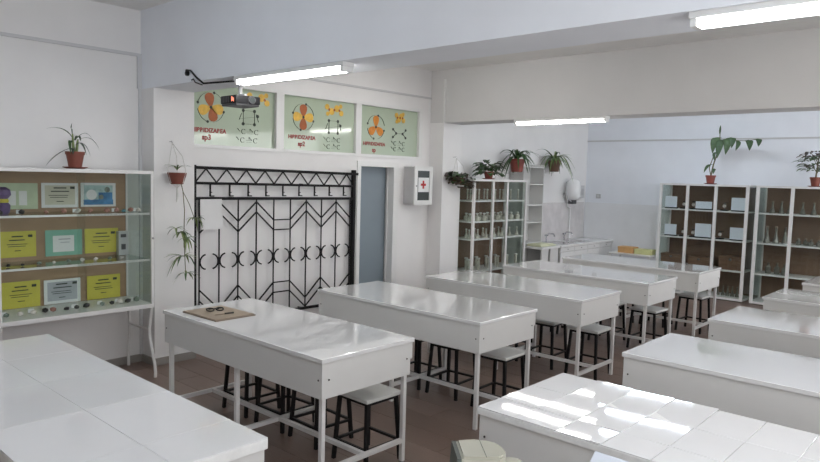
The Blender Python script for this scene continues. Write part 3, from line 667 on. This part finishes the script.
# cards and apparatus in the first back cabinet
def card(x, z, wd, h, label):
    t = thing('name_card', label, 'card', (x, BY+.10, z), 0, 'white cards in the back cabinet')
    bx(-wd/2, wd/2, 0, .004, .02, h).build('sheet', 'lid', t); bx(-wd/2, wd/2, .002, .07, 0, .02).build('foot', 'proj', t)
bays = ['left bay', 'middle bay', 'right bay']
for k, (x0, x1, h) in enumerate([(-.09, .105, .20), (.405, .66, .135), (.95, 1.17, .215)]): card((x0+x1)/2, 1.401, x1-x0, h, 'white card in the %s of the upper cabinet shelf' % bays[k])
for k, (x0, x1, h) in enumerate([(-.075, .12, .195), (.42, .67, .235), (.955, 1.168, .205)]): card((x0+x1)/2, .946, x1-x0, h, 'white card in the %s of the second cabinet shelf' % bays[k])
def apparatus(x, z, label, g):
    t = thing('apparatus', label, 'apparatus', (x, BY+.20, z), 0, g)
    bx(-.05, .05, -.05, .05, 0, .02).build('base', 'proj', t); MB().tube([(0, .02, .02), (0, .02, .13)], .008, 6).build('rod', 'chrome', t); MB().lathe([(.012, .05), (.026, .06), (.026, .09), (.01, .10)], (0, -.01, 0), 8).build('bulb', 'stonew', t, True); MB().tube([(-.03, .02, .12), (.05, .0, .13)], .006, 6).build('clamp', 'proj', t)
for x, z, w_ in ((.19, 1.401, 'upper'), (.34, 1.401, 'upper'), (.82, 1.401, 'upper'), (.20, .946, 'second'), (.36, .946, 'second'), (.78, .946, 'second')):
    apparatus(x, z, 'small dark apparatus between the cards on the %s cabinet shelf' % w_, 'apparatus between the cards')
for k, (x, wd, h) in enumerate([(.05, .34, .17), (.50, .34, .16), (.98, .34, .22)]):
    t = thing('wooden_box', 'dark wooden box in the %s of the third cabinet shelf' % bays[k], 'box', (x, BY+.24, .476), 0, 'wooden boxes in the back cabinet')
    bx(-wd/2, wd/2, -.12, .12, 0, h*.75, bev=.003).build('body', 'wood', t); bx(-wd/2-.004, wd/2+.004, -.124, .124, h*.76, h, bev=.003).build('lid', 'wood', t); bx(-.02, .02, -.128, -.12, h*.65, h*.85).build('clasp', 'chrome', t)
BOT = {}
def bottle(x, y, z, kind, label, grp, r=.03, h=.14, gm='bottle'):
    t = thing('bottle' if kind < 2 else 'flask', label, 'bottle' if kind < 2 else 'flask', (x, y, z), 0, grp)
    key = (kind, round(r, 3), round(h, 3), gm)
    if key not in BOT:
        if kind == 0: pr = [(r*.95, 0), (r, .004), (r, h*.62), (r*.45, h*.76), (r*.4, h*.95), (r*.5, h*.96), (r*.5, h)]
        elif kind == 1: pr = [(r*.5, 0), (r*.55, .01), (r*.55, h*.97), (r*.65, h)]
        else: pr = [(r*1.3, 0), (r*1.4, .006), (r*.45, h*.62), (r*.4, h*.95), (r*.5, h)]
        o = MB().lathe(pr, n=10).build('glass_body', gm, t, True)
        o2 = MB().lathe([(pr[0][0]*.9, .003), (pr[1][0]*.93, .008), (pr[2][0]*.90, h*.45 if kind < 2 else h*.3)], n=10).build('contents', 'fill' if kind != 1 else 'fillb', t, True)
        o3 = MB().lathe([(pr[-1][0]*1.05, h-.004), (pr[-1][0]*1.05, h+.012), (.002, h+.014)], n=10).build('stopper', 'seat' if gm == 'bottle' else 'hard', t, True)
        BOT[key] = (o.data, o2.data, o3.data)
    else:
        for nme, me in zip(('glass_body', 'contents', 'stopper'), BOT[key]): place(nme, me, t)
# side cabinet glassware (world x between wall and front, y along the wall)
r_ = random.Random(5)
for z, n_, kind, rr, h, nm in ((1.496, 13, 1, .022, .15, 'top'), (1.201, 15, 0, .040, .10, 'second'), (.951, 13, 2, .026, .12, 'third'), (.491, 11, 1, .04, .16, 'low')):
    for k in range(n_):
        y = SY0+.08+(1.21)*k/(n_-1); x = SX-.12-(.13 if k % 2 else 0)
        bottle(x, y, z, kind, ['', ''][0] + {0: 'stoppered glass bottle', 1: 'slim straight glass bottle', 2: 'conical glass flask'}[kind]+' on the %s shelf of the left wall cabinet' % nm, 'glassware on the %s shelf of the left wall cabinet' % nm, rr, h)
for z, xs_, kind, rr, h, nm in ((1.401, (1.50, 1.62, 1.73, 1.90, 2.05, 2.2), 2, .032, .17, 'upper'), (.946, (1.47, 1.58, 1.69), 2, .036, .24, 'second'), (.946, (1.88, 1.97, 2.06, 2.15, 2.24), 0, .035, .09, 'second'), (.476, (1.5, 1.62, 1.74), 0, .04, .16, 'third')):
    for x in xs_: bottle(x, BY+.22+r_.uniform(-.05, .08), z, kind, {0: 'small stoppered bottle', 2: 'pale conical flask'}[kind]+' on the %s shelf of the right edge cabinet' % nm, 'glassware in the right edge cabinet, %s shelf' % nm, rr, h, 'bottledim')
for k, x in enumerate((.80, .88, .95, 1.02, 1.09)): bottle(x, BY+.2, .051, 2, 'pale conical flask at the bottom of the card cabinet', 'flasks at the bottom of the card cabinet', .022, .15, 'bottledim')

# ------------------------------------------------------------------ open rack, sink counter, heater
rk = thing('open_rack', 'narrow white open shelf rack beside the left wall cabinet', 'rack', (XL+.005, 6.72, 0))
for y in (-.30, .30): bx(0, .26, y-.009, y+.009, 0, 2.02 if y < 0 else 2.05).build('upright', 'board', rk)
bx(0, .006, -.29, .29, .02, 2.02).build('back_board', 'board', rk)
for z in (.45, .80, 1.13, 1.41, 1.745, 2.02): bx(.006, .255, -.291, .291, z-.018, z).build('shelf', 'board', rk)
struct(bx(XL, XL+.012, 7.45, 8.9, 0, 1.42).build('wall_tile_panel', 'walltile'), 'grey marbled wall tiling behind the sink')
struct(bx(XL+.012, B1X-.02, YB-.013, YB, 0, 1.42).build('wall_tile_dado', 'dado'), 'white tiled dado on the back wall left of the cabinets')
sk = thing('sink_counter', 'white sink counter with two taps in the far left corner', 'counter', (XL+.02, 6.48, 0))
CL = 8.93-6.48
bx(.28, .60, 0, .55, .725, .76, bev=.004).build('worktop', 'enamel', sk)
bx(0, .60, .58, CL, .725, .76, bev=.004).build('worktop', 'enamel', sk)
for k in range(4):
    y0 = .6+k*(CL-.6)/4; y1 = .6+(k+1)*(CL-.6)/4-.012
    d_ = bx(.56, .578, y0, y1, .10, .64).build('door', 'enamel', sk); bx(.578, .59, y1-.06, y1-.045, .40, .52).build('handle', 'chrome', d_)
    d_ = bx(.56, .578, y0, y1, .655, .715).build('drawer', 'enamel', sk); MB().tube([(.578, (y0+y1)/2, .685), (.592, (y0+y1)/2, .685)], .008, 8).build('knob', 'chrome', d_)
bx(0, .555, .6, CL, .08, .72).build('carcass', 'board', sk); bx(.02, .52, .6, CL, 0, .08).build('plinth', 'black', sk)
for y, hw in ((.12, .10), (.40, .12)): bx(.56, .578, y-hw, y+hw, 0, .725).build('support_panel', 'board', sk)
for y in (1.05, 1.62): MB().box(.12, .50, y-.2, y+.2, .7605, .763).build('sink_basin', 'chrome', sk)
for y in (.97, 1.58):
    f_ = MB().tube([(.08, y, .76), (.08, y, .86), (.12, y, .90), (.22, y, .90), (.24, y, .86)], .014, 8).build('tap', 'chrome', sk, True)
    MB().tube([(.08, y-.05, .87), (.08, y+.05, .87)], .014, 8).build('tap_handle', 'chrome', f_, True)
cl = thing('folded_cloth', 'pale yellow cloth folded on the near end of the sink counter', 'cloth', (-1.36, 6.73, .762)); 
bx(-.12, .15, -.2, .26, 0, .02, bev=.008).build('lower_fold', 'limecloth', cl, True); bx(-.10, .13, -.18, .22, .021, .034, bev=.006).build('upper_fold', 'limecloth', cl, True)
ht = thing('water_heater', 'small white wall water heater above the sink taps', 'water heater', (XL+.012, 8.22, 1.49))
MB().lathe([(.05, -.02), (.09, 0), (.12, .05), (.13, .17), (.12, .29), (.08, .34), (.03, .36)], (.15, 0, 0), 18).build('tank', 'enamel', ht, True)
MB().tube([(.10, -.18, .30), (.12, -.21, .20), (.12, -.20, .10), (.12, -.14, .0), (.15, -.05, -.05)], .011, 8).build('hose', 'grey', ht, True)
bx(.08, .19, -.07, .05, -.09, -.02, bev=.008).build('valve', 'projlow', ht); MB().tube([(.05, -.03, -.08), (.05, -.03, -.14), (.03, .06, -.16), (.03, .12, -.16), (.03, .12, -.72)], .013, 8).build('pipe', 'enamel', ht, True)
bx(0, .03, -.1, .1, .05, .1).build('wall_bracket', 'grey', ht)
eb = thing('switch_box', 'light grey electric box on the wall beside the water heater', 'electric box', (XL+.0, 8.66, 1.50)); bx(0, .09, -.10, .10, 0, .23, bev=.004).build('case', 'duct', eb); bx(.09, .094, -.06, .06, .05, .17).build('cover', 'grey', eb)
so = thing('wall_socket', 'small grey wall socket on the back wall above the low table', 'socket', (-1.50, YB, 1.50)); bx(-.045, .045, -.02, 0, 0, .08, bev=.003).build('plate', 'grey', so); MB().tube([(0, -.02, .04), (0, -.024, .04)], .025, 10).build('insert', 'duct', so)

# low table with two boxes beside the back cabinet
lt = thing('low_table', 'low white table with orange and green boxes beside the back cabinet', 'table', (-.56, 8.50, 0))
bx(-.37, .37, -.22, .22, .575, .60, bev=.005).build('tabletop', 'board', lt)
for sx in (-1, 1):
    for sy in (-1, 1): bx(sx*.34-.015, sx*.34+.015, sy*.19-.015, sy*.19+.015, 0, .575).build('leg', 'metal', lt)
for x, m, wd, h, lab in ((-.66, 'orangebox', .14, .105, 'orange box on the low white table in the far corner'), (-.36, 'limebox', .145, .085, 'yellow green box on the low white table in the far corner')):
    t = thing('card_box', lab, 'box', (x, 8.48, .601)); bx(-wd, wd, -.1, .1, 0, h*.7, bev=.003).build('tray', m, t); bx(-wd-.003, wd+.003, -.103, .103, h*.7, h, bev=.003).build('lid', m, t)

# ------------------------------------------------------------------ plants
def pot(t, r, h, m, saucer=True, soil=True):
    MB().lathe([(r*.68, 0), (r*.92, h*.8), (r, h*.8), (r*1.02, h), (r*.9, h), (r*.86, h*.85)], n=18).build('pot', m, t, True)
    MB().lathe([(r*.86, h*.84), (r*.4, h*.9), (.001, h*.92)], n=14).build('soil', 'soil', t, True)
    if saucer: MB().lathe([(r*.9, -.012), (r*1.3, 0), (r*1.28, .004), (r*.7, -.004)], n=18).build('saucer', m, t, True)
def leaf(t, p0, p1, p2, wd, m, side=None, n=7): return MB().strip(p0, p1, p2, wd, n, side=side).build('leaf', m, t, True)
# 1: arching plant on the display case
t = thing('potted_plant', 'clay potted plant with long arching leaves on top of the display case', 'plant', (-1.5, -.345, 1.814))
pot(t, .074, .128, 'clay')
for y, h in ((-.015, .32), (.02, .27)): MB().tube([(0, y*.5, .11), (0, y, .2), (0, y*1.2, h*.85)], [.012, .010, .006], 7).build('stem', 'leafl', t, True)
for k, q in enumerate([((0, -.02, .24), (0, -.08, .34), (.05, -.235, .30)), ((0, -.01, .16), (.02, -.14, .13), (.03, -.24, -.0)), ((0, -.02, .26), (0, -.03, .32), (0, -.02, .36)), ((0, .02, .22), (0, .14, .30), (.03, .19, .14)), ((0, .02, .24), (0, .09, .33), (.03, .13, .23)), ((0, .02, .2), (.04, .07, .22), (.06, .10, .09)),
                       ((0, -.02, .2), (.05, -.07, .26), (.07, -.06, .10)), ((0, .01, .18), (.07, .03, .24), (.10, .05, .10)), ((0, 0, .22), (-.05, .05, .30), (-.08, .08, .22)), ((0, -.01, .14), (.05, -.04, .18), (.09, -.05, .1))]):
    leaf(t, *q, .025, 'leafg' if k % 2 else 'leafd')
# 2: hanging pot on the near pillar with macrame cord and trailing shoots
t = thing('hanging_plant', 'hanging clay pot in white cords with trailing shoots on the near pillar', 'plant', (-1.43, .52, 1.70))
MB().lathe([(.055, -.015), (.082, .07), (.085, .09), (.072, .09), (.068, .07)], n=18).build('pot', 'clay', t, True); MB().lathe([(.07, .07), (.001, .078)], n=14).build('soil', 'soil', t, True)
MB().tube([(-.10, -.02, .37), (-.06, -.02, .375), (-.05, -.02, .36)], .005, 6).build('hook', 'chrome', t, True)
for a in (30, 150, 270):
    x, y = .088*math.cos(math.radians(a)), .088*math.sin(math.radians(a)); MB().tube([(-.05, -.02, .36), (x*.7-.01, y*.7, .24), (x, y, .11), (x*.7, y*.7, .0), (0, 0, -.05)], .0035, 5).build('cord', 'cord', t, True)
MB().tube([(0, 0, -.05), (.0, .005, -.12), (.01, -.01, -.18)], [.006, .012, .003], 6).build('tassel', 'cord', t, True)
for k in range(9):
    a = k*2*math.pi/9+.3; l = .10+.03*(k % 3); leaf(t, (0, 0, .11), (.3*l*math.cos(a), .3*l*math.sin(a), .11+.5*l), (l*math.cos(a), l*math.sin(a), .12+.15*l), .013, 'leafl' if k % 2 else 'leafm')
st = [(.03, .0, .09), (.07, .02, -.08), (.06, .04, -.25), (.05, .04, -.50), (.05, .06, -.90)]
MB().tube(st, .004, 5).build('runner', 'stem', t, True); MB().tube([(.07, .02, -.08), (.06, .09, -.2), (.06, .14, -.33)], .003, 5).build('runner', 'stem', t, True)
r_ = random.Random(12)
for (cx, cy, cz, n_, l) in ((.06, .14, -.33, 14, .13), (.06, .01, -.46, 15, .14), (.05, .06, -.52, 11, .14), (.05, -.04, -.42, 7, .12), (.05, .04, -.68, 12, .20), (.05, .06, -.84, 10, .16)):
    for k in range(n_):
        a = r_.uniform(0, 6.28); d = r_.uniform(.6, 1)*l; dz_ = r_.uniform(-1.1, .25)
        leaf(t, (cx, cy, cz), (cx+.4*d*math.cos(a)*.6, cy+.5*d*math.sin(a), cz+.25*d), (max(-.08, cx+d*math.cos(a)*.6), cy+d*math.sin(a), cz+d*dz_), .021, 'leafl' if k % 3 else 'leafm', n=5)
# spider plants
def spider(label, loc, r, h, m, n_, L, seed, hang=True, lm=('leafm', 'leafl'), droop=.5):
    t = thing('spider_plant', label, 'plant', loc, 0, 'spider plants'); pot(t, r, h, m, saucer=False); rr = random.Random(seed)
    if hang:
        MB().tube([(0, 0, -.012), (-.03, 0, -.02), (-(loc[0]-XL)+.01, 0, -.02)], .008, 6).build('wall_bracket', 'pvc', t, True); MB().tube([(r*1.0*math.cos(2*math.pi*k/18), r*1.0*math.sin(2*math.pi*k/18), h*.75) for k in range(19)], .006, 6).build('holder_ring', m, t, True)
    for k in range(n_):
        a = 2*math.pi*k/n_+rr.uniform(-.2, .2); l = L*rr.uniform(.65, 1.1); ex = max(math.cos(a)*l, -(loc[0]-XL)+.06); ey = math.sin(a)*l; e = rr.uniform(-droop, .45)*l
        leaf(t, (0, 0, h*.85), (ex*.4, ey*.4, h+l*rr.uniform(.45, .75)), (ex, ey, h*.85+e), .034, lm[k % 2], n=8)
    return t
spider('spider plant in a red pot above the left wall cabinet', (-1.53, 6.25, 1.925), .125, .20, 'clayred', 42, .38, 4, lm=('leafm', 'leafd'), droop=.9)
spider('spider plant in a brown pot on the wall over the sink', (-1.58, 7.46, 1.955), .115, .19, 'brownpot', 42, .38, 9, lm=('leafm', 'leafl'), droop=.9)
# bushy plant on the left wall cabinet
def ovalleaf(t, c, d, L, wd, m, droop=.3):
    d = Vector(d).normalized(); c = Vector(c); p1 = c+d*L*.5+Vector((0, 0, L*.12)); p2 = c+d*L+Vector((0, 0, -L*droop)); leaf(t, c, p1, p2, wd, m, n=5)
t = thing('potted_plant', 'bushy dark green plant in a red pot on the left wall cabinet', 'plant', (-1.45, 5.40, 1.812)); pot(t, .075, .10, 'clayred'); r_ = random.Random(21)
for k in range(70):
    a = r_.uniform(0, 6.28); e = r_.uniform(-.1, 1.2); rr = r_.uniform(.03, .15); c = (rr*math.cos(a)*math.cos(e*.7), rr*1.15*math.sin(a)*math.cos(e*.7), .10+rr*1.1*max(0, math.sin(e))-.03*(e < .25))
    if k % 4 == 0: MB().tube([(0, 0, .11), (c[0]*.6, c[1]*.6, (c[2]+.12)/2+.03), c], .004, 5).build('stem', 'stem', t, True)
    ovalleaf(t, c, (math.cos(a), math.sin(a), .25*e), r_.uniform(.10, .15), .085, 'leafd' if k % 3 else 'leafm', .35)
# dark trailing plant on a bracket at the far pillar
t = thing('hanging_plant', 'dark purplish trailing plant hung in wire beside the far pillar', 'plant', (-1.43, 4.66, 1.71)); r_ = random.Random(31)
MB().lathe([(.06, .02), (.085, .035), (.105, .10), (.095, .10), (.08, .04)], n=16).build('basket', 'brownpot', t, True); MB().lathe([(.092, .085), (.001, .095)], n=12).build('soil', 'soil', t, True)
for a in (20, 140, 260): MB().tube([(.11*math.cos(math.radians(a)), .11*math.sin(math.radians(a)), .10), (.07*math.cos(math.radians(a)), .07*math.sin(math.radians(a)), .26), (-.04, 0, .37)], .003, 5).build('wire', 'cord', t, True)
MB().tube([(-.10, 0, .38), (-.04, 0, .385), (-.04, 0, .37)], .004, 5).build('hook', 'chrome', t, True)
MB().bar((-.10, 0, -.008), (.10, 0, -.008), .016).build('shelf_bracket', 'pvc', t)
for k in range(95):
    a = r_.uniform(0, 6.28); rr = r_.uniform(.02, .15); tr = k % 4 == 0
    c = (max(-.06, rr*math.cos(a)), rr*math.sin(a)+(.13 if tr else 0), .10+r_.uniform(-.09, .06)-(.14*r_.random() if tr else 0)); ovalleaf(t, c, (max(-.1, math.cos(a)), math.sin(a), .3), r_.uniform(.07, .11), .075, 'leafr' if k % 3 else 'leafd', .5)
# tall big leaved plant on the first back cabinet
t = thing('potted_plant', 'tall climbing plant with big drooping leaves in a red pot on the card cabinet', 'plant', (.59, 8.62, 1.828)); pot(t, .078, .13, 'clayred')
MB().tube([(0, 0, .11), (.03, 0, .30), (.08, 0, .48), (.11, 0, .62), (.10, 0, .80)], [.012, .011, .010, .009, .006], 7).build('stem', 'stem', t, True)
MB().tube([(.11, 0, .62), (.20, -.01, .70), (.34, -.01, .68), (.50, -.01, .67), (.64, -.01, .69)], [.008, .007, .006, .005, .004], 6).build('stem', 'stem', t, True)
MB().tube([(.0, 0, .12), (-.03, 0, .25), (.02, .0, .42)], .007, 6).build('stem', 'stem', t, True)
sd = (1, .1, 0)
for p0, p1, p2, wd in (((.10, 0, .72), (.02, -.03, .80), (.02, -.05, .48), .13), ((.11, 0, .70), (.13, -.05, .72), (.10, -.07, .40), .12), ((.18, 0, .70), (.26, -.04, .76), (.22, -.06, .46), .13), ((.22, 0, .70), (.33, -.03, .80), (.30, -.05, .56), .11), ((.36, 0, .68), (.42, -.03, .66), (.36, -.04, .52), .07), ((.50, 0, .67), (.56, -.03, .74), (.56, -.04, .52), .11), ((.62, 0, .69), (.70, -.02, .74), (.68, -.03, .58), .09), ((.02, 0, .30), (-.05, -.02, .34), (-.10, -.03, .17), .06), ((.03, 0, .22), (.06, -.03, .28), (.05, -.05, .15), .06), ((.05, .0, .5), (.02, -.03, .5), (.06, -.05, .36), .05), ((.10, 0, .78), (.10, -.01, .86), (.11, -.02, .92), .03)):
    leaf(t, p0, p1, p2, wd, 'leafm' if wd > .12 else 'leafd', side=sd)
# red-green plant on the second back cabinet
t = thing('potted_plant', 'reddish leaved bushy plant in a clay pot on the right edge cabinet', 'plant', (2.06, 8.62, 1.828)); pot(t, .075, .13, 'clay'); r_ = random.Random(41)
MB().tube([(0, 0, .11), (.01, 0, .25), (.02, 0, .40)], [.012, .01, .007], 7).build('stem', 'stem', t, True)
for k in range(80):
    a = r_.uniform(0, 6.28); hh = r_.uniform(.2, .5); rr = r_.uniform(.03, .17)*(1.2-abs(hh-.34)*1.5); c = (rr*math.cos(a), rr*math.sin(a)*.8, hh)
    if k % 5 == 0: MB().tube([(.01, 0, hh*.7), (c[0]*.6, c[1]*.6, hh*.92), c], .004, 5).build('stem', 'stem', t, True)
    ovalleaf(t, c, (math.cos(a), math.sin(a), .2), r_.uniform(.10, .14), .07, 'leafr' if (hh > .42 or k % 5 == 0) else ('leafd' if k % 2 else 'leafm'), .35)

# ------------------------------------------------------------------ foreground things on the near right table
ic = thing('instrument_casing', 'beige plastic instrument casing with dark side at the bottom edge', 'instrument', (3.168, -1.15, TH), math.radians(46))
pts = [(0, -.12), (.10, -.12), (.118, -.105), (.125, -.075), (.122, -.045), (.108, -.018), (.085, -.004), (.05, 0), (0, 0)]
b = MB().prism(pts, 2, 0, .289); bmesh.ops.bevel(b.bm, geom=[e for e in b.bm.edges if all(v.co.z > .28 for v in e.verts)], offset=.006, segments=2, affect='EDGES'); b.build('body', 'beige', ic, True)
MB().prism([(-.03, 0), (-.001, 0), (-.001, .285), (-.012, .285)], 1, -.12, 0).build('side_cheek', 'greygreen', ic)
bx(.064, .0655, -.1195, -.003, .2885, .2896).build('seam', 'greygreen', ic)
MB().lathe([(.035, 0), (.035, .24), (.03, .258), (.012, .264)], (.14, -.075, 0), 20).build('round_housing', 'beige', ic, True)
ds = thing('document_stand', 'white sloping document stand barely visible at the bottom edge', 'stand', (3.74, -1.19, TH))
R = Matrix.Rotation(math.radians(38), 3, 'X')
bx(-.14, .22, -.30, 0, -.012, 0, bev=.003, rot=R, piv=(0, 0, 0)).build('panel', 'lid', ds, loc=(0, 0, .40)); bx(-.02, .10, -.06, -.03, .012, .36).build('prop', 'grey', ds); bx(-.10, .18, -.2, .04, 0, .012).build('foot', 'grey', ds)

# look-alikes in a row get their place in that row as seen from the room
ORD = 'first second third fourth fifth sixth seventh eighth ninth tenth eleventh twelfth thirteenth fourteenth fifteenth'.split()
same = {}
for o in C.objects:
    if o.parent is None and 'label' in o and 'category' in o: same.setdefault(o['label'], []).append(o)
for lab, os_ in same.items():
    if len(os_) > 1:
        os_.sort(key=lambda o: (o.location-CAM).dot(r2)/max(.01, (o.location-CAM).dot(fw)))
        for k, o in enumerate(os_): o['label'] = '%s from left, %s' % (ORD[k], lab.replace('slim straight', 'slim').replace(' of the display case', ' of display case'))
